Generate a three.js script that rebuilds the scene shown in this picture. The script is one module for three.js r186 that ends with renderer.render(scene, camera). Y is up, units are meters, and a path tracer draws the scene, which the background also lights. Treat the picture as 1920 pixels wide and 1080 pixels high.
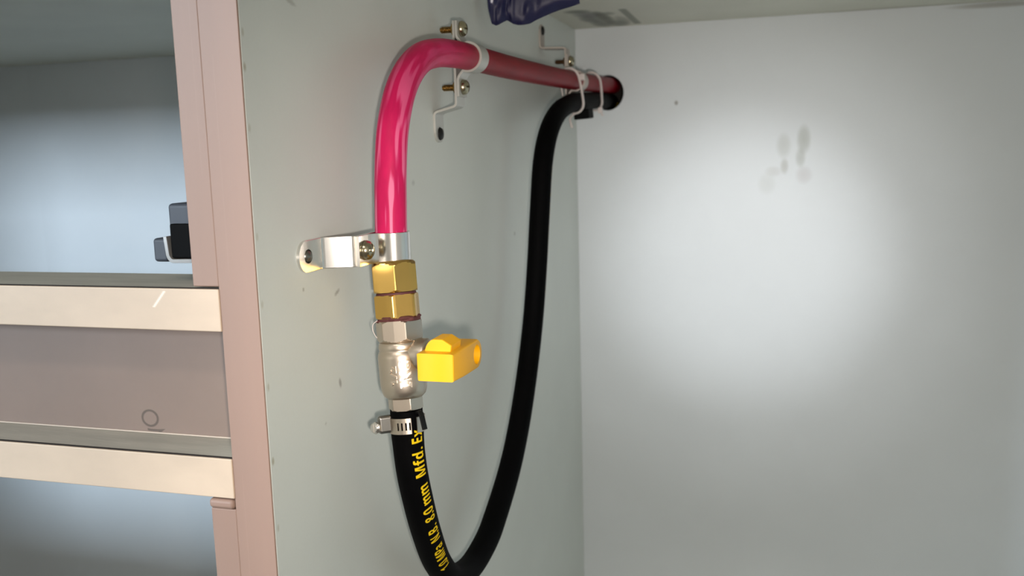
import * as THREE from 'three';
import { RoundedBoxGeometry } from 'three/addons/geometries/RoundedBoxGeometry.js';
import { mergeGeometries, toCreasedNormals } from 'three/addons/utils/BufferGeometryUtils.js';
import { RectAreaLightUniformsLib } from 'three/addons/lights/RectAreaLightUniformsLib.js';
import { FontLoader } from 'three/addons/loaders/FontLoader.js';
import { TextGeometry } from 'three/addons/geometries/TextGeometry.js';
import { Brush, Evaluator, SUBTRACTION } from 'three-bvh-csg';

// ------------------------------------------------------------------ camera, light, exposure
RectAreaLightUniformsLib.init();
const renderer = new THREE.WebGLRenderer({ antialias: true });
renderer.toneMapping = THREE.LinearToneMapping;
renderer.toneMappingExposure = 1.0;
renderer.shadowMap.enabled = true;
const scene = new THREE.Scene();
scene.background = new THREE.Color(0x05060a);

const V = (x, y, z) => new THREE.Vector3(x, y, z);
const EYE = V(0, 0.70, 0);
const camera = new THREE.PerspectiveCamera(2 * Math.atan(540 / 1700) * 180 / Math.PI, 1920 / 1080, 0.02, 30);
const RIGHT = V(0.95954, -0.02778, -0.28018).normalize();
const FWD = V(-0.28112, -0.15018, -0.94785).normalize();
const UP = V().crossVectors(RIGHT, FWD).normalize();
RIGHT.crossVectors(FWD, UP);
camera.position.copy(EYE);
camera.quaternion.setFromRotationMatrix(new THREE.Matrix4().makeBasis(RIGHT, UP, FWD.clone().negate()));
camera.focus = 0.43; camera.userData.fStop = 14;
scene.add(camera);

// the telephone's flash, just below and to the right of its lens
const flash = new THREE.SpotLight(0xfff4ea, 0.69, 0, 0.72, 1.0, 2);
flash.position.copy(EYE).addScaledVector(RIGHT, 0.016).addScaledVector(UP, -0.024);
flash.target.position.set(-0.11, 0.50, -0.94);
flash.castShadow = true; flash.shadow.radius = 0.45;
for (const [power, angle] of [[0.95, 0.185], [0.55, 0.285]]) {               // its lens throws a bright core and a softer ring
  const beam = new THREE.SpotLight(0xfbfcff, power, 0, angle, 1.0, 2);
  beam.position.copy(flash.position).addScaledVector(RIGHT, 0.004);
  beam.target.position.set(-0.034, 0.583, -0.94);
  beam.castShadow = true; beam.shadow.radius = 0.45;
  scene.add(beam, beam.target);
}
scene.add(flash, flash.target);

// daylight coming through the kitchen window, and the kitchen's ceiling lamp
const WIN = { x: -3.0, y: 1.42, z: 2.97, w: 1.2, h: 0.66 };
const windowLight = new THREE.RectAreaLight(0xdeeefe, 88, WIN.w, WIN.h);
windowLight.position.set(WIN.x, WIN.y, WIN.z - 0.03);
windowLight.lookAt(WIN.x, WIN.y, 0);
scene.add(windowLight);
const LAMP = { x: -0.2, y: 2.47, z: 1.5, w: 1.2, h: 0.3 };
const lampLight = new THREE.RectAreaLight(0xfff4e8, 14, LAMP.w, LAMP.h);
lampLight.position.set(LAMP.x, LAMP.y - 0.035, LAMP.z);
lampLight.lookAt(LAMP.x, 0, LAMP.z);
scene.add(lampLight);

// ------------------------------------------------------------------ helpers
let seed = 7;
const rnd = () => { seed = (seed * 1664525 + 1013904223) >>> 0; return seed / 4294967296; };
const used = {};
function numbered(name) { const n = used[name] = (used[name] ?? -1) + 1; return n ? `${name}_${String(n).padStart(3, '0')}` : name; }
function mesh(name, geo, material, parent) {
  const g = Array.isArray(geo) ? merge(geo) : geo;
  const m = new THREE.Mesh(g, material); m.name = parent && parent !== scene ? name : numbered(name);
  m.castShadow = m.receiveShadow = true; (parent ?? scene).add(m); return m;
}
function merge(list) {
  const parts = list.map((g) => { const h = g.index ? g.toNonIndexed() : g.clone(); for (const k of Object.keys(h.attributes)) if (!['position', 'normal', 'uv'].includes(k)) h.deleteAttribute(k); return h; });
  return mergeGeometries(parts);
}
function tag(o, label, category, group) { o.userData.label = label; o.userData.category = category; if (group) o.userData.group = group; return o; }
function thing(name, [x, y, z], label, category, group) {
  const o = new THREE.Group(); o.name = numbered(name); o.position.set(x, y, z); scene.add(o); return tag(o, label, category, group);
}
function structure(name, geo, material, parent) { const m = mesh(name, geo, material, parent); if (!parent) m.userData.kind = 'structure'; return m; }
function metric(g) {                                   // uv in metres by the facing of each vertex
  const p = g.attributes.position, n = g.attributes.normal, uv = new Float32Array(p.count * 2);
  for (let i = 0; i < p.count; i++) {
    const ax = Math.abs(n.getX(i)), ay = Math.abs(n.getY(i)), az = Math.abs(n.getZ(i));
    const [u, v] = ax > ay && ax > az ? [p.getZ(i), p.getY(i)] : ay > az ? [p.getX(i), p.getZ(i)] : [p.getX(i), p.getY(i)];
    uv[2 * i] = u; uv[2 * i + 1] = v;
  }
  g.setAttribute('uv', new THREE.BufferAttribute(uv, 2)); return g;
}
function box(x0, x1, y0, y1, z0, z1, r = 0.0006) {
  const g = new RoundedBoxGeometry(x1 - x0, y1 - y0, z1 - z0, 2, r); g.translate((x0 + x1) / 2, (y0 + y1) / 2, (z0 + z1) / 2); return metric(g);
}
function sweep(points, radius, { n = 200, m = 32, ref = V(1, 0, 0), caps = true, flat = 1, raw = false, closed = false } = {}) {
  const curve = raw || new THREE.CatmullRomCurve3(points, closed, 'centripetal');
  const pos = [], uv = [], idx = []; const P = curve.getSpacedPoints(n); const L = curve.getLength();
  let N = ref.clone(); let prevT = null;
  for (let i = 0; i <= n; i++) {
    const T = curve.getTangentAt(Math.min(1, i / n)).normalize();
    if (prevT) { const q = new THREE.Quaternion().setFromUnitVectors(prevT, T); N.applyQuaternion(q); }
    N.addScaledVector(T, -N.dot(T)).normalize(); prevT = T;
    const B = V().crossVectors(T, N); const r = typeof radius === 'function' ? radius(i / n * L, L) : radius;
    for (let j = 0; j <= m; j++) {
      const a = j / m * Math.PI * 2, rr = typeof r === 'number' ? r : r(a);
      const p = P[i].clone().addScaledVector(N, Math.cos(a) * rr).addScaledVector(B, Math.sin(a) * rr * flat);
      pos.push(p.x, p.y, p.z); uv.push(i / n * L, j / m);
    }
  }
  for (let i = 0; i < n; i++) for (let j = 0; j < m; j++) { const a = i * (m + 1) + j, b = a + m + 1; idx.push(a, a + 1, b, b, a + 1, b + 1); }
  if (caps && !closed) for (const e of [0, n]) {
    const c = pos.length / 3, o = e * (m + 1); pos.push(P[e].x, P[e].y, P[e].z); uv.push(e / n * L, 0.5);
    for (let j = 0; j <= m; j++) { pos.push(pos[(o + j) * 3], pos[(o + j) * 3 + 1], pos[(o + j) * 3 + 2]); uv.push(e / n * L, 0.5); }
    for (let j = 0; j < m; j++) e ? idx.push(c, c + 1 + j, c + 2 + j) : idx.push(c, c + 2 + j, c + 1 + j);
  }
  const g = new THREE.BufferGeometry(); g.setAttribute('position', new THREE.Float32BufferAttribute(pos, 3)); g.setAttribute('uv', new THREE.Float32BufferAttribute(uv, 2));
  g.setIndex(idx); g.computeVertexNormals();
  const nn = g.attributes.normal;                     // close the seam
  for (let i = 0; i <= n; i++) { const a = i * (m + 1), b = a + m; const v = V(nn.getX(a) + nn.getX(b), nn.getY(a) + nn.getY(b), nn.getZ(a) + nn.getZ(b)).normalize(); nn.setXYZ(a, v.x, v.y, v.z); nn.setXYZ(b, v.x, v.y, v.z); }
  return g;
}
// a body turned about y whose radius depends on height and azimuth (azimuth from +z towards +x); rows run from top to bottom
function radial(rows, rfn, m = 96, crease = 0.5) {
  const pos = [], idx = [], n = rows.length;
  for (let i = 0; i < n; i++) for (let j = 0; j < m; j++) { const a = j / m * Math.PI * 2, r = rfn(rows[i], a); pos.push(Math.sin(a) * r, rows[i], Math.cos(a) * r); }
  for (let i = 0; i < n - 1; i++) for (let j = 0; j < m; j++) { const k = (j + 1) % m, a = i * m + j, b = i * m + k, c = a + m, d = b + m; idx.push(a, c, b, b, c, d); }
  for (const [i, f] of [[0, 1], [n - 1, 0]]) { const c = pos.length / 3; pos.push(0, rows[i], 0); for (let j = 0; j < m; j++) { const a = i * m + j, b = i * m + (j + 1) % m; f ? idx.push(c, a, b) : idx.push(c, b, a); } }
  const g = new THREE.BufferGeometry(); g.setAttribute('position', new THREE.Float32BufferAttribute(pos, 3)); g.setIndex(idx);
  const o = toCreasedNormals(g, crease); o.setAttribute('uv', new THREE.Float32BufferAttribute(new Float32Array(o.attributes.position.count * 2), 2)); return o;
}
const hexR = (a, ap, turn) => { const s = Math.PI / 3; let t = ((a - turn) % s + s) % s - s / 2; return ap / Math.cos(t); };   // a vertex stands at azimuth «turn»
// hexagon nut from y1 (top) down to y0 with turned chamfers
function hexNut(y1, y0, ap, turn, chTop = 0.0012, chBot = 0.0012) {
  const rc = ap * 1.13, k = 0.9, rows = [];
  const N = 22; for (let i = 0; i <= N; i++) rows.push(y1 + (y0 - y1) * (i / N) ** 1);
  rows.push(y1 - 0.0004, y1 - 0.0009, y1 - 0.0014, y0 + 0.0004, y0 + 0.0009, y0 + 0.0014); rows.sort((a, b) => b - a);
  return radial(rows, (y, a) => {
    const lim = Math.min(rc + (y1 - y - chTop) / k, rc + (y - y0 - chBot) / k);
    return Math.min(hexR(a, ap, turn) - 0.00012 * 0, lim, ap * 1.135);
  }, 144, 0.42);
}
function lathe(profile, seg = 64) { return new THREE.LatheGeometry(profile.map(([r, y]) => new THREE.Vector2(r, y)), seg); }
// bent sheet strip: smooth 2D centre line, thickness, width along z
function ribbonShape(pts, t, samples = 90, smooth = true) {
  let c = pts.map(([x, y]) => new THREE.Vector2(x, y));
  if (smooth) {                                        // round every corner with a small arc
    const out = [c[0]];
    for (let i = 1; i < c.length - 1; i++) {
      const a = c[i - 1], b = c[i], d = c[i + 1]; const la = a.distanceTo(b), ld = d.distanceTo(b); const k = Math.min(0.0022, la * 0.45, ld * 0.45);
      const p = b.clone().lerp(a, k / la), q = b.clone().lerp(d, k / ld);
      for (let s = 0; s <= 6; s++) { const u = s / 6; out.push(new THREE.Vector2().addScaledVector(p, (1 - u) ** 2).addScaledVector(b, 2 * u * (1 - u)).addScaledVector(q, u * u)); }
    }
    out.push(c[c.length - 1]); c = out;
  }
  const L = [], R = [];
  for (let i = 0; i < c.length; i++) {
    const a = c[Math.max(0, i - 1)], b = c[Math.min(c.length - 1, i + 1)]; const d = b.clone().sub(a).normalize(); const n = new THREE.Vector2(-d.y, d.x);
    L.push(c[i].clone().addScaledVector(n, t / 2)); R.push(c[i].clone().addScaledVector(n, -t / 2));
  }
  return new THREE.Shape([...L, ...R.reverse()]);
}
function ribbon(pts, t, w, smooth = true) {
  const g = new THREE.ExtrudeGeometry(ribbonShape(pts, t, 0, smooth), { depth: w - 0.0005, bevelEnabled: true, bevelSize: 0.00025, bevelThickness: 0.00025, bevelSegments: 2, steps: 1 });
  g.translate(0, 0, -w / 2 + 0.00025); return toCreasedNormals(g, 0.6);
}
const evaluator = new Evaluator(); evaluator.useGroups = false;
function cut(g, tool) { const a = new Brush(g), b = new Brush(tool); a.updateMatrixWorld(); b.updateMatrixWorld(); const r = evaluator.evaluate(a, b, SUBTRACTION).geometry; return r; }
function hash(x, y) { const s = Math.sin(x * 127.1 + y * 311.7) * 43758.5453; return s - Math.floor(s); }
function vnoise(x, y) { const i = Math.floor(x), j = Math.floor(y), u = x - i, v = y - j, s = u * u * (3 - 2 * u), t = v * v * (3 - 2 * v); return (hash(i, j) * (1 - s) + hash(i + 1, j) * s) * (1 - t) + (hash(i, j + 1) * (1 - s) + hash(i + 1, j + 1) * s) * t; }
const fbm = (x, y) => vnoise(x, y) * 0.5 + vnoise(x * 2.1 + 5, y * 2.1) * 0.25 + vnoise(x * 4.3, y * 4.3 + 9) * 0.15 + vnoise(x * 9, y * 9) * 0.1;

// a map painted over a rectangle [u0..u1] x [v0..v1] of a surface whose uv are metres
function surfaceMap(w, h, [u0, u1, v0, v1], base, mottle, paint, grain = [9, 9]) {
  const c = document.createElement('canvas'); c.width = w; c.height = h; const x = c.getContext('2d');
  const im = x.createImageData(w, h);
  for (let j = 0; j < h; j++) for (let i = 0; i < w; i++) {
    const k = 1 + mottle * (fbm(i / w * (u1 - u0) * grain[0], j / h * (v1 - v0) * grain[1]) - 0.5) * 2 + (hash(i, j) - 0.5) * mottle * 0.15, o = (j * w + i) * 4;
    for (let b = 0; b < 3; b++) im.data[o + b] = Math.max(0, Math.min(255, base[b] * k)); im.data[o + 3] = 255;
  }
  x.putImageData(im, 0, 0);
  const sx = w / (u1 - u0), sy = h / (v1 - v0);
  const X = (u) => (u - u0) * sx, Y = (v) => (v1 - v) * sy;
  const blob = (u, v, ru, rv, rgb, alpha, rot = 0) => {
    x.save(); x.translate(X(u), Y(v)); x.rotate(rot); x.scale(ru * sx, rv * sy);
    const g = x.createRadialGradient(0, 0, 0, 0, 0, 1); g.addColorStop(0, `rgba(${rgb},${alpha})`); g.addColorStop(0.55, `rgba(${rgb},${alpha * 0.75})`); g.addColorStop(1, `rgba(${rgb},0)`);
    x.fillStyle = g; x.beginPath(); x.arc(0, 0, 1, 0, 7); x.fill(); x.restore();
  };
  paint?.(x, X, Y, blob, sx);
  const t = new THREE.CanvasTexture(c); t.colorSpace = THREE.SRGBColorSpace; t.wrapS = t.wrapT = THREE.RepeatWrapping; t.magFilter = THREE.LinearFilter;
  t.repeat.set(1 / (u1 - u0), 1 / (v1 - v0)); t.offset.set(-u0 / (u1 - u0), -v0 / (v1 - v0)); return t;
}
const std = (o) => new THREE.MeshStandardMaterial(o);

// ------------------------------------------------------------------ materials
const M = {};
M.partition = std({ roughness: 0.42, map: surfaceMap(1024, 1024, [-0.95, -0.30, 0.04, 0.83], [206, 211, 205], 0.035, (x, X, Y, blob) => {
  for (const [z, y, a] of [[-0.3235, 0.7489, 0.4], [-0.3232, 0.7355, 0.6], [-0.3236, 0.7117, 0.35], [-0.3237, 0.5729, 0.7], [-0.3240, 0.605, 0.4], [-0.3238, 0.640, 0.3], [-0.3236, 0.668, 0.3], [-0.3240, 0.543, 0.35]]) blob(z, y, 0.0011, 0.0022, '120,110,80', a * 0.75);
  blob(-0.3897, 0.6348, 0.0035, 0.0012, '110,108,100', 0.5, 0.3); blob(-0.3876, 0.5905, 0.0016, 0.003, '110,108,100', 0.55, 0.4); blob(-0.358, 0.641, 0.001, 0.001, '90,90,80', 0.5);
  blob(-0.371, 0.575, 0.0012, 0.001, '110,108,100', 0.3); blob(-0.6977, 0.6337, 0.003, 0.002, '120,120,112', 0.4); blob(-0.4909, 0.6829, 0.003, 0.002, '140,145,140', 0.35); blob(-0.362, 0.766, 0.006, 0.0015, '120,118,108', 0.35, -0.2);
}) });
M.backWall = std({ roughness: 0.5, map: surfaceMap(2048, 1024, [-0.9, 0.5, 0.05, 0.83], [211, 217, 220], 0.02, (x, X, Y, blob) => {
  blob(-0.1009, 0.7425, 0.0022, 0.0028, '120,118,112', 0.75);
  blob(0.0035, 0.697, 0.008, 0.014, '150,154,144', 0.32); blob(0.0045, 0.677, 0.0045, 0.009, '140,140,130', 0.4); blob(-0.006, 0.672, 0.009, 0.006, '170,170,165', 0.3);
  blob(0.0222, 0.7025, 0.0075, 0.016, '130,135,122', 0.42); blob(0.0195, 0.6850, 0.0055, 0.011, '140,145,135', 0.4); blob(0.0228, 0.668, 0.009, 0.010, '170,166,166', 0.35); blob(-0.012, 0.66, 0.010, 0.012, '185,190,186', 0.35);
  blob(0.19, 0.818, 0.05, 0.003, '120,116,105', 0.5);
}) });
M.ceiling = std({ roughness: 0.6, map: surfaceMap(1024, 1024, [-0.9, 0.5, -0.96, -0.28], [206, 205, 192], 0.04, (x, X, Y, blob) => {
  for (const [u, v, ru, rv, c, a] of [[-0.176, -0.822, 0.014, 0.014, '92,95,86', 0.7], [-0.170, -0.845, 0.016, 0.024, '104,104,104', 0.75], [-0.174, -0.875, 0.012, 0.030, '98,100,96', 0.75], [-0.170, -0.910, 0.012, 0.030, '96,98,90', 0.7], [-0.160, -0.870, 0.008, 0.05, '78,82,70', 0.75], [-0.155, -0.915, 0.012, 0.028, '92,95,85', 0.65], [-0.147, -0.895, 0.008, 0.035, '110,112,102', 0.5], [-0.152, -0.845, 0.007, 0.012, '100,103,94', 0.5]]) blob(u, v, ru, rv, c, a);
  x.strokeStyle = 'rgba(90,92,80,0.55)'; x.lineWidth = 5; x.lineCap = 'round'; x.beginPath(); x.moveTo(X(-0.136), Y(-0.825)); x.lineTo(X(-0.137), Y(-0.925)); x.stroke();
  blob(0.1, -0.935, 0.09, 0.006, '120,112,100', 0.35);
}) });
M.edge = std({ roughness: 0.55, map: surfaceMap(256, 1024, [-0.24, -0.19, 0.04, 0.83], [152, 125, 111], 0.03, (x, X, Y) => { for (let i = 0; i < 10; i++) { const u = -0.235 + rnd() * 0.04, v = 0.1 + rnd() * 0.65; x.strokeStyle = 'rgba(168,142,128,0.28)'; x.lineWidth = 1; x.beginPath(); x.moveTo(X(u), Y(v)); x.lineTo(X(u), Y(v + 0.05 + rnd() * 0.1)); x.stroke(); } }, [60, 6]) });
M.railFace = std({ roughness: 0.5, map: surfaceMap(1024, 512, [-0.9, -0.2, 0.55, 0.66], [207, 186, 163], 0.045, (x, X, Y) => {
  x.strokeStyle = 'rgba(255,250,240,0.7)'; x.lineWidth = 1.6; x.beginPath(); x.moveTo(X(-0.2535), Y(0.6385)); x.lineTo(X(-0.2475), Y(0.6455)); x.stroke();
}, [26, 60]) });
M.railTop = std({ roughness: 0.5, map: surfaceMap(1024, 256, [-0.9, -0.2, -0.37, -0.31], [168, 164, 152], 0.07, (x, X, Y) => {
  for (let i = 0; i < 70; i++) { const u = -0.36 + rnd() * 0.14, v = -0.36 + rnd() * 0.04; x.strokeStyle = `rgba(225,222,210,${0.15 + rnd() * 0.3})`; x.lineWidth = 0.8; x.beginPath(); x.moveTo(X(u), Y(v)); x.lineTo(X(u + 0.006 + rnd() * 0.012), Y(v + 0.001)); x.stroke(); }
}, [40, 160]) });
M.panel = std({ roughness: 0.5, map: surfaceMap(2048, 256, [-0.9, -0.2, 0.56, 0.64], [128, 109, 97], 0.03, (x, X, Y, blob, s) => {
  x.strokeStyle = 'rgba(82,68,58,0.85)'; x.lineWidth = 3.2; x.beginPath(); x.ellipse(X(-0.2801), Y(0.5811), 0.0042 * s, 0.0041 * s * 1.0, 0, 0, 7); x.stroke();
  x.lineWidth = 3.4; x.lineCap = 'round'; x.beginPath(); x.moveTo(X(-0.2815), Y(0.5756)); x.quadraticCurveTo(X(-0.279), Y(0.5752), X(-0.2742), Y(0.5756)); x.lineTo(X(-0.2755), Y(0.5747)); x.stroke();
}, [30, 30]) });
M.seam = std({ color: 0x241c18, roughness: 0.9 });
M.room = std({ color: 0xcfc8bd, roughness: 0.8 });
M.roomFloor = std({ color: 0x6a625a, roughness: 0.5 });
M.chrome = std({ color: 0xe4e1dc, metalness: 1, roughness: 0.22 });
M.zinc = std({ color: 0xbcbcb6, metalness: 0.35, roughness: 0.42 });
M.bolt = std({ color: 0xb3aa90, metalness: 1, roughness: 0.22 });
M.boltTail = std({ color: 0xa08450, metalness: 1, roughness: 0.38 });
M.brass = std({ color: 0xdcb566, metalness: 1, roughness: 0.27 });
M.nickel = std({ color: 0xcfc3b4, metalness: 1, roughness: 0.35 });
M.seal = std({ color: 0x5c3030, roughness: 0.7 });
M.black = std({ color: 0x030304, roughness: 0.45 });
M.blackPlastic = new THREE.MeshPhysicalMaterial({ color: 0x020203, roughness: 0.7, specularIntensity: 0.2 });
M.darkScrew = std({ color: 0x141311, roughness: 0.5, metalness: 0.3 });
M.plug = std({ color: 0x9a988c, roughness: 0.7 });
M.yellow = std({ color: 0xefaf00, roughness: 0.5 });
M.tie = std({ color: 0xd9cfcb, roughness: 0.5 });
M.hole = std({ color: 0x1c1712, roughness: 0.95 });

// ------------------------------------------------------------------ the setting
const CEIL = 0.8206, WALLX = -0.2034, BACK = -0.94, FRONT = -0.3209;
{
  const s = new THREE.Shape(); s.moveTo(-4.2, 0); s.lineTo(1.8, 0); s.lineTo(1.8, 2.5); s.lineTo(-4.2, 2.5); s.closePath();
  const h = new THREE.Path(); h.absellipse(-0.1705, 0.7555, 0.0165, 0.0178, 0, Math.PI * 2, true); s.holes.push(h);
  const g = new THREE.ExtrudeGeometry(s, { depth: 0.06, bevelEnabled: false, curveSegments: 40 }); g.translate(0, 0, BACK - 0.06);
  const wall = structure('wall_back', g, M.backWall);
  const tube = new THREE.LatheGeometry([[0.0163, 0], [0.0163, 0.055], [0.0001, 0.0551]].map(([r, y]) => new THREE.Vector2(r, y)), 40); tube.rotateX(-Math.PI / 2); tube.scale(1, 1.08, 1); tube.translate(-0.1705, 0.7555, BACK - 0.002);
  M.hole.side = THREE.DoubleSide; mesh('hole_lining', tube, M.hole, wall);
}
{
  const p = structure('wall_partition', box(WALLX - 0.018, WALLX, 0.05, CEIL, BACK, FRONT - 0.0008, 0.0004), M.partition);
  mesh('edge_band', box(WALLX - 0.018, WALLX - 0.0002, 0.05, CEIL, FRONT - 0.0012, FRONT, 0.0003), M.edge, p);
  for (const [y0, y1] of [[0.6475, CEIL], [0.05, 0.5507]]) { const b = structure('trim_1', box(WALLX - 0.0306, WALLX - 0.0181, y0, y1, FRONT - 0.045, FRONT - 0.0004, 0.0006), M.edge); b.name = y0 > 0.5 ? 'trim_1' : 'trim_2'; }
  const lip = mesh('edge_lip', box(WALLX - 0.0309, WALLX - 0.0185, 0.5508, 0.5552, FRONT - 0.016, FRONT + 0.0009, 0.0018), M.edge, scene.getObjectByName('trim_2'));
}
structure('wall_cabinet_left', box(-1.32, -1.30, 0.05, CEIL, BACK, FRONT), M.partition);
structure('wall_cabinet_right', box(0.85, 0.868, 0.05, CEIL, BACK, FRONT - 0.001), M.partition);
structure('added_shade_board_3', box(-1.30, WALLX - 0.0182, 0.05, 0.415, FRONT - 0.018, FRONT), M.edge);  // unseen board, added to shade the lower back wall of the left bay
structure('ceiling', box(-1.32, 0.87, CEIL, CEIL + 0.03, BACK, FRONT + 0.03), M.ceiling);
structure('floor', box(-1.32, 0.87, 0.03, 0.05, BACK, FRONT), M.partition);
structure('floor_room', box(-4.2, 1.8, -0.05, 0, BACK, 3.06), M.roomFloor);
structure('wall_room_left', box(-4.26, -4.2, 0, 2.5, BACK, 3.06), M.room);
structure('wall_room_right', box(1.8, 1.86, 0, 2.5, BACK, 3.06), M.room);
structure('ceiling_room', box(-4.26, 1.86, 2.5, 2.56, BACK, 3.06), M.room);
{
  const s = new THREE.Shape(); s.moveTo(-4.2, 0); s.lineTo(1.8, 0); s.lineTo(1.8, 2.5); s.lineTo(-4.2, 2.5); s.closePath();
  const h = new THREE.Path(); h.moveTo(WIN.x - WIN.w / 2, WIN.y - WIN.h / 2); h.lineTo(WIN.x - WIN.w / 2, WIN.y + WIN.h / 2); h.lineTo(WIN.x + WIN.w / 2, WIN.y + WIN.h / 2); h.lineTo(WIN.x + WIN.w / 2, WIN.y - WIN.h / 2); h.closePath(); s.holes.push(h);
  const g = new THREE.ExtrudeGeometry(s, { depth: 0.06, bevelEnabled: false }); g.translate(0, 0, 3.0); structure('wall_front', g, M.room);
  const fr = []; const t = 0.03; const { x, y, w, h: hh } = WIN;
  for (const k of [-1, 1]) { fr.push(box(x + k * w / 2 - t, x + k * w / 2 + t, y - hh / 2 - t, y + hh / 2 + t, 2.985, 3.01)); fr.push(box(x - w / 2, x + w / 2, y + k * hh / 2 - t, y + k * hh / 2 + t, 2.985, 3.01)); }
  const win = structure('window_1', merge(fr), std({ color: 0xe8e6e0, roughness: 0.5 }));
  mesh('pane', box(x - w / 2, x + w / 2, y - hh / 2, y + hh / 2, 3.012, 3.018), std({ color: 0x888888, emissive: 0xc4dcf0, emissiveIntensity: 3.0, roughness: 0.4 }), win);
}
{
  const t = thing('ceiling_lamp', [LAMP.x, 2.5, LAMP.z], 'slim white ceiling lamp over the kitchen floor behind the camera', 'lamp');
  mesh('frame', box(-LAMP.w / 2 - 0.02, LAMP.w / 2 + 0.02, -0.03, 0, -LAMP.h / 2 - 0.02, LAMP.h / 2 + 0.02, 0.004), M.tie, t);
  mesh('diffuser', box(-LAMP.w / 2, LAMP.w / 2, -0.034, -0.028, -LAMP.h / 2, LAMP.h / 2, 0.002), std({ color: 0xffffff, emissive: 0xffe3cc, emissiveIntensity: 2.5 }), t);
}

// ------------------------------------------------------------------ the boards of the left bay
function rail(y0, y1, depth, label) {
  const t = thing('shelf_board', [-0.56, y0, FRONT], label, 'board');
  const m = new THREE.Matrix4().makeTranslation(0.56, -y0, -FRONT), X1 = WALLX - 0.0179;
  mesh('board', box(-1.30, X1, y0, y1, FRONT - depth, FRONT - 0.0012, 0.0005).applyMatrix4(m), M.railTop, t);
  mesh('edge_band', box(-1.30, X1, y0 + 0.0002, y1 - 0.0003, FRONT - 0.0010, FRONT + 0.0006, 0.0005).applyMatrix4(m), M.railFace, t);
  mesh('glue_line', box(-1.30, X1, y1 - 0.0005, y1 + 0.0001, FRONT - 0.0014, FRONT - 0.0002, 0.0001).applyMatrix4(m), M.seam, t);
  return t;
}
rail(0.6285, 0.6469, 0.041, 'cream edged board with a pale scratch, directly above the brown panel');
rail(0.5557, 0.5738, 0.060, 'cream edged board directly below the brown panel');
const panel = mesh('recessed_panel', box(-1.30, WALLX - 0.0179, 0.5739, 0.6284, FRONT - 0.034, FRONT - 0.0237, 0.0004), M.panel);
mesh('glue_bead', box(-1.30, WALLX - 0.0180, 0.5739, 0.5746, FRONT - 0.0242, FRONT - 0.0232, 0.0003), std({ color: 0xc4b4a4, roughness: 0.6 }), panel);
tag(panel, 'brown recessed panel with a pencilled ring between two cream boards', 'panel');
{
  const t = thing('plastic_clip', [-0.2345, 0.665, -0.345], 'black plastic clip with two lugs beside the pinkish upright above the upper board', 'clip');
  const L = (x0, x1, y0, y1, z0, z1, r) => box(x0 + 0.2345, x1 + 0.2345, y0 - 0.665, y1 - 0.665, z0 + 0.345, z1 + 0.345, r);
  mesh('upper_lug', [L(-0.2562, -0.2345, 0.6690, 0.6812, -0.352, -0.338, 0.0018)], M.lug = std({ color: 0x343a44, roughness: 0.55 }), t);
  mesh('lower_lug', L(-0.2638, -0.2560, 0.6557, 0.6662, -0.352, -0.336, 0.0016), M.lug, t);
  mesh('body', L(-0.2540, -0.2345, 0.6575, 0.6725, -0.350, -0.3355, 0.0008), M.blackPlastic, t);
  const strip = ribbon([[-0.2560, 0.6668], [-0.2552, 0.6582], [-0.2535, 0.6563], [-0.2346, 0.6566]], 0.0012, 0.012); strip.translate(0.2345, -0.665, 0.345 - 0.3405);
  mesh('metal_strip', strip, std({ color: 0x8d8d8b, metalness: 0.3, roughness: 0.5 }), t);
}

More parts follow.
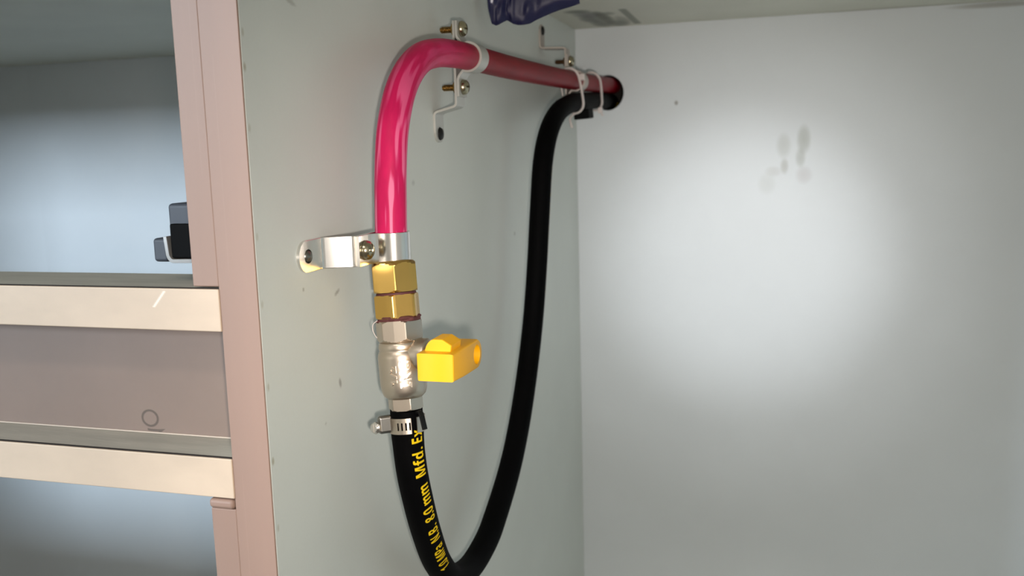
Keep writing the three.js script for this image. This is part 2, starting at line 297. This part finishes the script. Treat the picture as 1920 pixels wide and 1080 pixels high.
// ------------------------------------------------------------------ red gas pipe
const PIPE_R = 0.00775;
const PIPE = [[-0.1790, 0.645, -0.4030], [-0.18, 0.6586, -0.4038], [-0.18, 0.6766, -0.4050], [-0.18, 0.6893, -0.4063], [-0.18, 0.7071, -0.4100], [-0.18, 0.7190, -0.4152], [-0.18, 0.7306, -0.4233], [-0.18, 0.7405, -0.4350], [-0.18, 0.7487, -0.4520], [-0.18, 0.7532, -0.4740], [-0.18, 0.7553, -0.5023], [-0.18, 0.7560, -0.5405], [-0.1780, 0.7558, -0.6021], [-0.1760, 0.7562, -0.6645], [-0.1732, 0.7572, -0.7484], [-0.1708, 0.7592, -0.8332], [-0.1692, 0.7628, -0.933], [-0.1690, 0.7635, -0.965]].map((p) => V(...p));
{
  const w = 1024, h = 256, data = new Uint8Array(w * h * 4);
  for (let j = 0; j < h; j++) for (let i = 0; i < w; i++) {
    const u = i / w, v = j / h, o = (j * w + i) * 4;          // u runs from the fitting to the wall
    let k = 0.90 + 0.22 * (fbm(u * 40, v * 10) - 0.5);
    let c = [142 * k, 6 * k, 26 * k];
    const legLight = Math.max(0, Math.min(1, (0.36 - u) / 0.12)), pink = [214 * k, 26 * k, 92 * k]; c = c.map((q, b) => q * (1 - legLight) + pink[b] * legLight);   // light caught by the upright leg painted in as pinker colour; shaded run darker
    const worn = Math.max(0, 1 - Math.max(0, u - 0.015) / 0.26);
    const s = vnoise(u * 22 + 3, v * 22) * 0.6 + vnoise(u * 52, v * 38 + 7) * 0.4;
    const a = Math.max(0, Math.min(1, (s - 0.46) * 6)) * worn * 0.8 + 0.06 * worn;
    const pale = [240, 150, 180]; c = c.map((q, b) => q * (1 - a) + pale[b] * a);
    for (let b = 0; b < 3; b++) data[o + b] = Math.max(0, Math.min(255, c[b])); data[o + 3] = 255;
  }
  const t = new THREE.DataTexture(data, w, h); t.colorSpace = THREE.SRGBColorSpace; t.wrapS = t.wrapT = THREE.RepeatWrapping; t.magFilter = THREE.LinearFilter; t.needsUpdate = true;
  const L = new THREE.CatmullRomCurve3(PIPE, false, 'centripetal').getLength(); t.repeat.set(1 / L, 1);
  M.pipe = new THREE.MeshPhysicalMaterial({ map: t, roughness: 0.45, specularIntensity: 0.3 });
  const base = PIPE[0];
  const th = thing('gas_pipe', base.toArray(), 'crimson painted metal pipe bent at a rounded elbow and running back into the wall hole', 'pipe');
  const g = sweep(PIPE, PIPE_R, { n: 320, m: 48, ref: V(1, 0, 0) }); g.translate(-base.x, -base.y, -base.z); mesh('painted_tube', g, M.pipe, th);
}

// ------------------------------------------------------------------ fitting, valve and hose clamp on one leaning axis
const A = V(-0.18, 0.6586, -0.4038), B = V(-0.1731, 0.5757, -0.3963);
const AXQ = new THREE.Quaternion().setFromUnitVectors(V(0, -1, 0), B.clone().sub(A).normalize());
const AXM = new THREE.Matrix4().makeRotationFromQuaternion(AXQ);
const PX = 0.0002613;                                   // metres along the axis for each pixel below y = 450
const ty = (px) => -(px - 450) * PX;
const on = (g) => g.applyMatrix4(AXM);
const D2R = Math.PI / 180;
{
  const t = thing('brass_fitting', A.toArray(), 'brass compression fitting of two hexagon nuts joining the red pipe to the valve', 'pipe fitting');
  mesh('compression_nut', on(hexNut(ty(489), ty(546), 0.0105, 23 * D2R, 0.0022, 0.0010)), M.brass, t);
  mesh('adapter', on(merge([hexNut(ty(551), ty(594), 0.0099, 12.4 * D2R, 0.0006, 0.0006), lathe([[0.0001, ty(560)], [0.0085, ty(560)], [0.0085, ty(544)], [0.0001, ty(544)]].reverse())])), M.brass, t);
  const rough = (y1, y0, r, amp, ph) => radial([0, 1, 2, 3, 4, 5, 6].map((i) => y1 + (y0 - y1) * i / 6), (y, a) => r + amp * (vnoise(a * 3 + ph, y * 900) - 0.35) - (y > y1 - 1e-5 || y < y0 + 1e-5 ? 0.0007 : 0), 80, 1);
  mesh('sealing_tape', on(merge([rough(ty(546), ty(552.5), 0.0096, 0.0008, 1), rough(ty(590.5), ty(602), 0.0103, 0.0022, 4)])), M.seal, t);
  const th = sweep([[-0.0078, ty(596), 0.0072], [-0.0100, ty(602), 0.0074], [-0.0108, ty(612), 0.007], [-0.0098, ty(622), 0.0072], [-0.0085, ty(628), 0.0078]].map((p) => V(...p)), 0.00022, { n: 30, m: 8 });
  mesh('loose_thread', on(th), M.tie, t);
}
const font = await new FontLoader().loadAsync('fonts/droid/droid_sans_bold.typeface.json');
{
  const t = thing('ball_valve', A.toArray(), 'silvery ball valve with a yellow lever handle above the black hose', 'valve');
  mesh('hex_end', on(hexNut(ty(599), ty(639), 0.0101, 40 * D2R, 0.0008, 0.0016)), M.nickel, t);
  const R = 0.01155;
  const body = lathe([[0.0001, ty(744)], [0.0085, ty(744)], [0.0102, ty(738)], [0.0110, ty(729)], [R - 0.0001, ty(716)], [R, ty(668)], [R - 0.0002, ty(662)], [0.0108, ty(656.5)], [0.01045, ty(654.5)], [0.01055, ty(652.5)], [0.0108, ty(648)], [0.0105, ty(642)], [0.0098, ty(637)], [0.0001, ty(636)]], 80);
  const bd = mesh('body', on(body), M.nickel, t);
  // raised lettering that reads from bottom to top, bent round the body
  const letters = (txt, size, phi, y, sx = 1) => {
    const g = new TextGeometry(txt, { font, size, depth: 0.0009, curveSegments: 6, bevelEnabled: true, bevelSize: 0.00012, bevelThickness: 0.00015, bevelSegments: 1 });
    const p = g.attributes.position;
    for (let i = 0; i < p.count; i++) { const u = p.getX(i) * sx, v = p.getY(i) - size / 2, d = p.getZ(i); const a = phi - v / R, r = R - 0.0004 + d; p.setXYZ(i, Math.sin(a) * r, y + u, Math.cos(a) * r); }
    g.computeVertexNormals(); return toCreasedNormals(g, 0.6);
  };
  mesh('raised_lettering', on(letters('IKG', 0.0056, 29 * D2R, ty(722), 1.02)), M.nickel, bd);
  mesh('raised_lettering', on(letters('1/2', 0.0030, 0 * D2R, ty(716), 1.5)), M.nickel, bd);
  mesh('lower_end', on(hexNut(ty(739), ty(766), 0.0076, 38 * D2R, 0.0003, 0.0006)), M.nickel, t);
  const off = A.clone().negate();
  const bon = lathe([[0.0001, 0], [0.0082, 0], [0.0082, 0.0135], [0.0072, 0.0150], [0.0050, 0.0156], [0.0046, 0.0225], [0.0001, 0.0225]].reverse(), 48); bon.rotateZ(-Math.PI / 2); bon.translate(-0.1756, 0.6035, -0.3985); bon.translate(off.x, off.y, off.z);
  mesh('bonnet', bon, M.nickel, t);
  // lever: side outline in (z, y), given thickness along x
  const s = new THREE.Shape(); const zn = -0.3712, zf = -0.4105;
  s.moveTo(-zn, 0.5992); s.lineTo(-zn, 0.6098); s.lineTo(0.400, 0.6096); s.absarc(0.4040, 0.6036, 0.0060, Math.PI / 2, -Math.PI / 2, true); s.lineTo(0.385, 0.5982); s.closePath();
  let lev = new THREE.ExtrudeGeometry(s, { depth: 0.0155, bevelEnabled: true, bevelSize: 0.0011, bevelThickness: 0.0011, bevelSegments: 4, curveSegments: 20 });
  lev.rotateY(Math.PI / 2); lev.translate(-0.1380 - 0.0166, 0, 0);     // shape x -> -z
  lev = toCreasedNormals(lev, 0.6);
  const rec = new THREE.CylinderGeometry(0.0048, 0.0048, 0.016, 32); rec.rotateZ(Math.PI / 2); rec.translate(-0.1380, 0.6036, -0.4030);
  lev = cut(lev, rec); lev.translate(off.x, off.y, off.z);
  const h = mesh('handle', lev, M.yellow, t);
  const b = new THREE.Shape(); b.moveTo(-0.1538, 0.608); b.quadraticCurveTo(-0.1532, 0.6146, -0.1495, 0.6158); b.lineTo(-0.1452, 0.6158); b.lineTo(-0.1412, 0.6134); b.lineTo(-0.1420, 0.608); b.closePath();
  const bump = new THREE.ExtrudeGeometry(b, { depth: 0.012, bevelEnabled: true, bevelSize: 0.0005, bevelThickness: 0.0008, bevelSegments: 3, curveSegments: 14 }); bump.translate(0, 0, -0.3885); bump.translate(off.x, off.y, off.z);
  mesh('thumb_rest', bump, M.yellow, h);
  const sc = lathe([[0.0001, 0], [0.0034, 0], [0.0034, 0.0012], [0.0026, 0.0018], [0.0001, 0.0020]].reverse(), 24); sc.rotateZ(-Math.PI / 2); sc.translate(-0.1462, 0.6036, -0.4030); sc.translate(off.x, off.y, off.z);
  mesh('handle_screw', sc, M.yellow, h);
}

// ------------------------------------------------------------------ rubber hose
const HOSE = [[-0.1731, 0.5770, -0.3963], [-0.1731, 0.5621, -0.3966], [-0.1725, 0.5455, -0.3980], [-0.1727, 0.5260, -0.4050], [-0.1745, 0.5029, -0.4185], [-0.1772, 0.4764, -0.4392], [-0.1790, 0.4560, -0.4640], [-0.1790, 0.4470, -0.4960], [-0.1775, 0.4525, -0.5260], [-0.1772, 0.4600, -0.5430], [-0.1773, 0.4802, -0.5790], [-0.1778, 0.5025, -0.6065], [-0.1780, 0.5355, -0.6330], [-0.1775, 0.5722, -0.6520], [-0.1762, 0.6119, -0.6625], [-0.1750, 0.6520, -0.6700], [-0.1742, 0.6919, -0.6810], [-0.1732, 0.7122, -0.6950], [-0.1722, 0.7280, -0.7220], [-0.1710, 0.7375, -0.7650], [-0.1712, 0.7425, -0.8300], [-0.1720, 0.7470, -0.9200], [-0.1722, 0.7478, -0.970]].map((p) => V(...p));
{
  const W = 2048, H = 512, per = 0.40;
  const c = document.createElement('canvas'); c.width = W; c.height = H; const x = c.getContext('2d');
  x.fillStyle = '#030304'; x.fillRect(0, 0, W, H);
  x.fillStyle = '#e8c41c'; x.textBaseline = 'middle'; x.textAlign = 'right';
  const s = W / per;                                    // pixels per metre along the hose
  x.font = 'bold 94px sans-serif';
  x.save(); x.translate(W - 0.0135 * s + 0.0045 * s, H * 0.5); x.scale(0.378, 1); x.fillText('1.0 MPa  N.B.  8.0 mm  Mfd. Ex', 0, 0); x.restore();
  const t = new THREE.CanvasTexture(c); t.colorSpace = THREE.SRGBColorSpace; t.wrapS = t.wrapT = THREE.RepeatWrapping; t.magFilter = THREE.LinearFilter;
  t.repeat.set(-1 / per, 1); t.offset.set(1, 0);
  M.hose = new THREE.MeshPhysicalMaterial({ map: t, roughness: 0.7, specularIntensity: 0.12 });
  const base = HOSE[7], th = thing('rubber_hose', base.toArray(), 'black rubber hose with yellow printing looping from the valve to the wall hole', 'hose');
  // the seam opposite the printing: printing faces right of the viewer
  const g = sweep(HOSE, (d, L) => 0.00775 + 0.00045 * Math.max(0, 1 - Math.abs(d - 0.008) / 0.012), { n: 420, m: 48, ref: V(-0.87, 0, -0.50) });
  g.translate(-base.x, -base.y, -base.z); mesh('tube', g, M.hose, th);
}
{
  const t = thing('hose_clamp', A.toArray(), 'slotted steel worm hose clamp tightened round the top of the black hose', 'clamp');
  const y1 = ty(779), y0 = ty(808), R0 = 0.0082, R1 = 0.0089;
  const sector = (a0, a1, ya, yb, r0 = R0, r1 = R1) => {
    const n = Math.max(2, Math.ceil((a1 - a0) / 6)), s = new THREE.Shape();
    for (let i = 0; i <= n; i++) { const a = (a0 + (a1 - a0) * i / n) * D2R; s[i ? 'lineTo' : 'moveTo'](Math.sin(a) * r1, Math.cos(a) * r1); }
    for (let i = n; i >= 0; i--) { const a = (a0 + (a1 - a0) * i / n) * D2R; s.lineTo(Math.sin(a) * r0, Math.cos(a) * r0); }
    const g = new THREE.ExtrudeGeometry(s, { depth: Math.abs(ya - yb), bevelEnabled: false }); g.rotateX(-Math.PI / 2); g.scale(1, 1, -1); const ix = g.index; g.translate(0, Math.min(ya, yb), 0);
    const p = g.toNonIndexed ? (g.index ? g.toNonIndexed() : g) : g; const q = p.attributes.position, uvv = p.attributes.uv;    // the mirroring turned the faces inside out
    for (let i = 0; i < q.count; i += 3) { const a = [q.getX(i), q.getY(i), q.getZ(i)]; q.setXYZ(i, q.getX(i + 1), q.getY(i + 1), q.getZ(i + 1)); q.setXYZ(i + 1, ...a); }
    p.computeVertexNormals(); return toCreasedNormals(p, 0.5);
  };
  const F = 23;                                          // azimuth that faces the viewer
  const h = y1 - y0; const g = [];
  g.push(sector(F - 250, F + 12, y1, y1 - h * 0.27), sector(F - 250, F + 12, y0 + h * 0.24, y0), sector(F + 32, F + 112, y1, y0));
  const slots = [-30, -17, -4, 8]; let a = F - 250;
  for (const k of slots) { g.push(sector(a, F + k - 2.6, y1, y0)); a = F + k + 2.6; }
  g.push(sector(a, F + 13, y1, y0));
  mesh('band', on(merge(g)), M.nickel, t);
  const H = F - 78;                                      // screw housing on the left
  const hx = Math.sin(H * D2R), hz = Math.cos(H * D2R); const hc = V(hx * 0.0108, (y1 + y0) / 2 + 0.001, hz * 0.0108);
  const hs = new RoundedBoxGeometry(0.0040, 0.0088, 0.0075, 4, 0.0016); hs.rotateY(H * D2R); hs.translate(hc.x, hc.y, hc.z); mesh('screw_housing', on(hs), M.clampDark = std({ color: 0x8f8d88, metalness: 1, roughness: 0.28 }), t);
  const sg = hexNut(0.0016, -0.0018, 0.0026, 0); const slot = new THREE.BoxGeometry(0.0008, 0.001, 0.006); slot.translate(0, 0.0016, 0); let sh = cut(sg, slot);
  sh.rotateX(Math.PI / 2); sh.rotateY((F - 30) * D2R); sh.translate(hc.x + Math.sin((F - 30) * D2R) * 0.0058 - 0.0018, hc.y - 0.0006, hc.z + Math.cos((F - 30) * D2R) * 0.0058); mesh('screw', on(sh), M.chrome, t);
  const ra = (F + 92) * D2R, ux = Math.sin(ra), uz = Math.cos(ra);
  const tail = ribbon([[0.0080, y1 + 0.0022], [0.0096, y1 + 0.0026], [0.0106, y1 + 0.0014], [0.0122, y1 - 0.0058]], 0.0008, 0.0026); tail.rotateY(-(Math.PI / 2 - ra) * -1 * 1 + 0); tail.rotateY(0); mesh('tail', on(tail), M.black, t);
}

// ------------------------------------------------------------------ stand-off pipe clamps: pipe along local z, wall towards -x, foot towards -y
function pipeClamp(label, gap, mats, at, orient, opt = {}) {
  const o = thing('pipe_clamp', at, label, 'pipe clamp'); o.quaternion.copy(orient);
  const T = 0.0010, W = 0.0145, r = PIPE_R + 0.0001, xs = -r - T / 2, xw = -gap + T / 2 + 0.0002, bend = opt.bend ?? 0.0285, drop = opt.drop ?? 0.0035, foot = 0.0500, SY = opt.screw ?? -0.0448;
  let strip = ribbon([[xw, -foot], [xw, -(bend + drop)], [xs, -bend], [xs, opt.top ?? 0.0212]], T, W);
  const so = new THREE.CylinderGeometry(0.0036, 0.0036, 0.02, 24); so.scale(1, 1, 0.9); so.rotateZ(Math.PI / 2); so.translate(xw, SY + 0.0006, 0);
  strip = cut(strip, so);
  const rr0 = W / 2 - 0.0001, cs = new THREE.Shape();    // round the end of the foot
  cs.moveTo(-0.010, -foot - 0.003); cs.lineTo(-0.010, -foot + rr0); cs.lineTo(-rr0, -foot + rr0); cs.absarc(0, -foot + rr0, rr0, Math.PI, Math.PI * 2, false); cs.lineTo(0.010, -foot + rr0); cs.lineTo(0.010, -foot - 0.003); cs.closePath();
  const ce = new THREE.ExtrudeGeometry(cs, { depth: 0.01, bevelEnabled: false, curveSegments: 20 }); ce.rotateY(Math.PI / 2); ce.translate(xw - 0.005, 0, 0);
  strip = cut(strip, ce);
  mesh('bracket', strip, mats.strip, o);
  const f = xs + T + 0.0006, rr = r + T / 2, pts = [[f, -0.0228], [f, -(r + 0.0040)]];
  for (let k = -112; k <= 112; k += 7) pts.push([rr * Math.cos(k * D2R), rr * Math.sin(k * D2R)]);
  pts.push([f, r + 0.0040], [f, 0.0212]);
  mesh('saddle', ribbon(pts, T, W), mats.saddle ?? mats.strip, o);
  for (const s of [-1, 1]) {
    const y = s * (opt.bolt ?? 0.0172);
    const head = lathe([[0.0001, 0], [0.0046, 0], [0.0047, 0.0010], [0.0042, 0.0026], [0.0030, 0.0037], [0.0015, 0.0042], [0.0001, 0.0043]].reverse(), 40); head.rotateZ(-Math.PI / 2); head.translate(f + T / 2, y, 0);
    let hd = cut(head, new THREE.BoxGeometry(0.0022, 0.0010, 0.0060).translate(f + T / 2 + 0.0042, y, 0));
    hd = cut(hd, new THREE.BoxGeometry(0.0022, 0.0060, 0.0010).translate(f + T / 2 + 0.0042, y, 0));
    const bolt = mesh('bolt', hd, mats.bolt, o);
    const rows = []; for (let i = 0; i <= 40; i++) rows.push(-i / 40 * 0.0108);
    const sh = radial(rows, (q, a) => q < -0.0102 ? 0.0014 : 0.00185 + 0.00022 * Math.sin(a - q * 2 * Math.PI / 0.0009), 24, 1); sh.rotateZ(-Math.PI / 2); sh.translate(xs - T / 2 + 0.0006, y, 0);
    mesh('shank', sh, mats.tail ?? M.boltTail, bolt);
    const nut = hexNut(0.0012, -0.0012, 0.0036, 0.2, 0.0003, 0.0003); nut.rotateZ(-Math.PI / 2); nut.translate(xs - T / 2 - 0.0012, y, 0); mesh('nut', nut, mats.tail ?? M.boltTail, bolt);
  }
  const fs = lathe([[0.0001, 0], [0.0040, 0], [0.0042, 0.0010], [0.0032, 0.0026], [0.0001, 0.0032]].reverse(), 28); if (opt.small) fs.scale(0.72, 1, 0.72); fs.rotateZ(-Math.PI / 2); fs.translate(xw - T / 2 + (opt.sunk ?? 0), SY + (opt.slip ?? 0), opt.side ?? 0);
  mesh('foot_screw', fs, mats.screw ?? M.darkScrew, o);
  return o;
}
const zinc2 = std({ color: 0xb9b0a8, metalness: 0.4, roughness: 0.5 });
const turnTo = (x, z) => new THREE.Quaternion().setFromRotationMatrix(new THREE.Matrix4().makeBasis(x, V().crossVectors(z, x), z));
pipeClamp('polished chrome pipe clamp round the upright pipe just above the brass nut', 0.0234, { strip: M.chrome, bolt: M.bolt, screw: M.chromeDark = std({ color: 0x8a8880, metalness: 1, roughness: 0.3 }) }, [-0.18, 0.6555, -0.4036], turnTo(V(1, 0, 0), V(0, 1, 0)), { sunk: -0.0012, slip: 0.0014, small: true, screw: -0.0425, bend: 0.0215, drop: 0.0065, bolt: 0.0165 });
pipeClamp('whitish pipe clamp round the pipe just behind its elbow, foot pointing down', 0.0234, { strip: M.zinc, bolt: M.bolt }, [-0.18, 0.7560, -0.534], turnTo(V(1, 0, 0), V(0, 0, 1)));
pipeClamp('dim rusty pipe clamp near the back corner, foot pointing up', 0.0316, { strip: zinc2, bolt: M.bolt, tail: std({ color: 0x6b5138, metalness: 0.8, roughness: 0.5 }) }, [-0.1718, 0.7582, -0.797], turnTo(V(1, 0, 0), V(0, 0, -1)).multiply(new THREE.Quaternion()), { drop: 0.001 });

// ------------------------------------------------------------------ cable ties, block and packet at the back
function tie(name, label, loop, headAt, tailPts) {
  const b = V(...loop[0]); const t = thing(name, b.toArray(), label, 'cable tie');
  const off = (p) => V(...p).sub(b);
  mesh('strap', sweep(loop.map(off), 0.0011, { n: 90, m: 10, flat: 0.6, closed: true, caps: false }), M.tie, t);
  const h = new RoundedBoxGeometry(0.0042, 0.0056, 0.0046, 2, 0.0007); const hp = off(headAt); h.translate(hp.x, hp.y, hp.z); mesh('head', h, M.tie, t);
  mesh('tail', sweep(tailPts.map(off), 0.0010, { n: 24, m: 8, flat: 0.5 }), M.tie, t);
}
function loopAround(z, lean, p, h, r) {                 // racetrack about the pipe (p) and the hose (h)
  const out = []; for (let k = 0; k < 20; k++) { const a = k / 20 * Math.PI * 2, c = Math.sin(a) > 0 ? p : h; const x = c[0] + Math.cos(a) * r, y = c[1] + Math.sin(a) * r; out.push([x, y, z + lean * (y - (p[1] + h[1]) / 2) + 0.004 * Math.cos(a)]); } return out;
}
tie('cable_tie', 'pale cable tie with dangling tail round pipe and hose, left of the black block', loopAround(-0.775, 0.55, [-0.1722, 0.7578], [-0.1711, 0.7392], 0.0091), [-0.1625, 0.7600, -0.776], [[-0.1700, 0.7300, -0.779], [-0.1735, 0.7262, -0.776], [-0.1725, 0.7210, -0.773], [-0.1712, 0.7175, -0.772]]);
tie('cable_tie', 'pale cable tie round pipe and hose, right beside the wall hole', loopAround(-0.862, 0.75, [-0.1701, 0.7602], [-0.1714, 0.7445], 0.0091), [-0.1648, 0.7352, -0.868], [[-0.1660, 0.7370, -0.866], [-0.1640, 0.7330, -0.870], [-0.1632, 0.7302, -0.872]]);
{
  const g = new RoundedBoxGeometry(0.0135, 0.0085, 0.022, 4, 0.0012); g.rotateZ(0.06); g.rotateX(0.05);
  const m = tag(mesh('rubber_block', g, M.blackPlastic), 'small black rubber block hanging under the hose between the two cable ties', 'block'); m.position.set(-0.1668, 0.7297, -0.800);
}
{
  // folded plastic packet: outline sampled left to right as (x, bottom y), closed by a slightly puffed front and back
  const low = [[-0.1938, 0.8010], [-0.1932, 0.7935], [-0.1922, 0.7868], [-0.1900, 0.7858], [-0.1878, 0.7862], [-0.1850, 0.7878], [-0.1828, 0.7892], [-0.1810, 0.7882], [-0.1788, 0.7867], [-0.1760, 0.7860], [-0.1719, 0.7859], [-0.1680, 0.7868], [-0.1632, 0.7892], [-0.1580, 0.7914], [-0.1528, 0.7934], [-0.1480, 0.7952], [-0.1400, 0.7970], [-0.1336, 0.7986]];
  const nu = 68, nv = 26, pos = [], uv = [], idx = []; const ev = (u) => { const s = u * (low.length - 1), i = Math.min(low.length - 2, Math.floor(s)), f = s - i; return [low[i][0] * (1 - f) + low[i + 1][0] * f, low[i][1] * (1 - f) + low[i + 1][1] * f]; };
  for (const side of [1, -1]) for (let j = 0; j <= nv; j++) for (let i = 0; i <= nu; i++) {
    const u = i / nu, v = j / nv; const [x, yb] = ev(u); const y = CEIL + (yb - CEIL) * v;
    const edge = Math.min(1, Math.min(u, 1 - u) * 12) * Math.min(1, (1 - v) * 6), puff = Math.sqrt(Math.max(0, edge)) * 0.0028;
    const fold = 0.0022 * (vnoise(u * 7 + 2, v * 1.5) - 0.5) * 2 + 0.0014 * (vnoise(u * 17, v * 4 + 3) - 0.5) * 2;
    pos.push(x + 0.0005 * Math.sin(v * 5), y, -0.618 - 0.02 * u + side * (puff + 0.0003) + fold + 0.004 * (1 - v)); uv.push(u, 1 - v);
  }
  const st = (nu + 1) * (nv + 1);
  for (let s = 0; s < 2; s++) for (let j = 0; j < nv; j++) for (let i = 0; i < nu; i++) { const a = s * st + j * (nu + 1) + i, b = a + nu + 1; s ? idx.push(a, a + 1, b, b, a + 1, b + 1) : idx.push(a, b, a + 1, b, b + 1, a + 1); }
  const link = (a, b) => idx.push(a, b, a + st, b, b + st, a + st);
  for (let i = 0; i < nu; i++) { link(nv * (nu + 1) + i, nv * (nu + 1) + i + 1); link(i + 1, i); }
  for (let j = 0; j < nv; j++) { link(j * (nu + 1), (j + 1) * (nu + 1)); link((j + 1) * (nu + 1) + nu, j * (nu + 1) + nu); }
  const g = new THREE.BufferGeometry(); g.setAttribute('position', new THREE.Float32BufferAttribute(pos, 3)); g.setAttribute('uv', new THREE.Float32BufferAttribute(uv, 2)); g.setIndex(idx); g.computeVertexNormals();
  const c = document.createElement('canvas'); c.width = 512; c.height = 256; const x = c.getContext('2d'); x.fillStyle = '#12123e'; x.fillRect(0, 0, 512, 256);
  x.fillStyle = '#d8d6e4'; for (let k = 0; k < 26; k++) { x.beginPath(); x.moveTo(58 + rnd() * 26, 90 + rnd() * 62); x.lineTo(64 + rnd() * 26, 92 + rnd() * 60); x.lineTo(60 + rnd() * 22, 98 + rnd() * 60); x.fill(); }
  x.fillRect(205, 40, 4, 90);
  const t = new THREE.CanvasTexture(c); t.colorSpace = THREE.SRGBColorSpace; t.magFilter = THREE.LinearFilter;
  tag(mesh('plastic_packet', g, std({ map: t, roughness: 0.5 })), 'crumpled dark blue plastic packet hanging from the cabinet ceiling above the pipe', 'packet');
}

scene.traverse((o) => { if (o.isMesh) { o.castShadow = true; o.receiveShadow = true; } });
renderer.render(scene, camera);
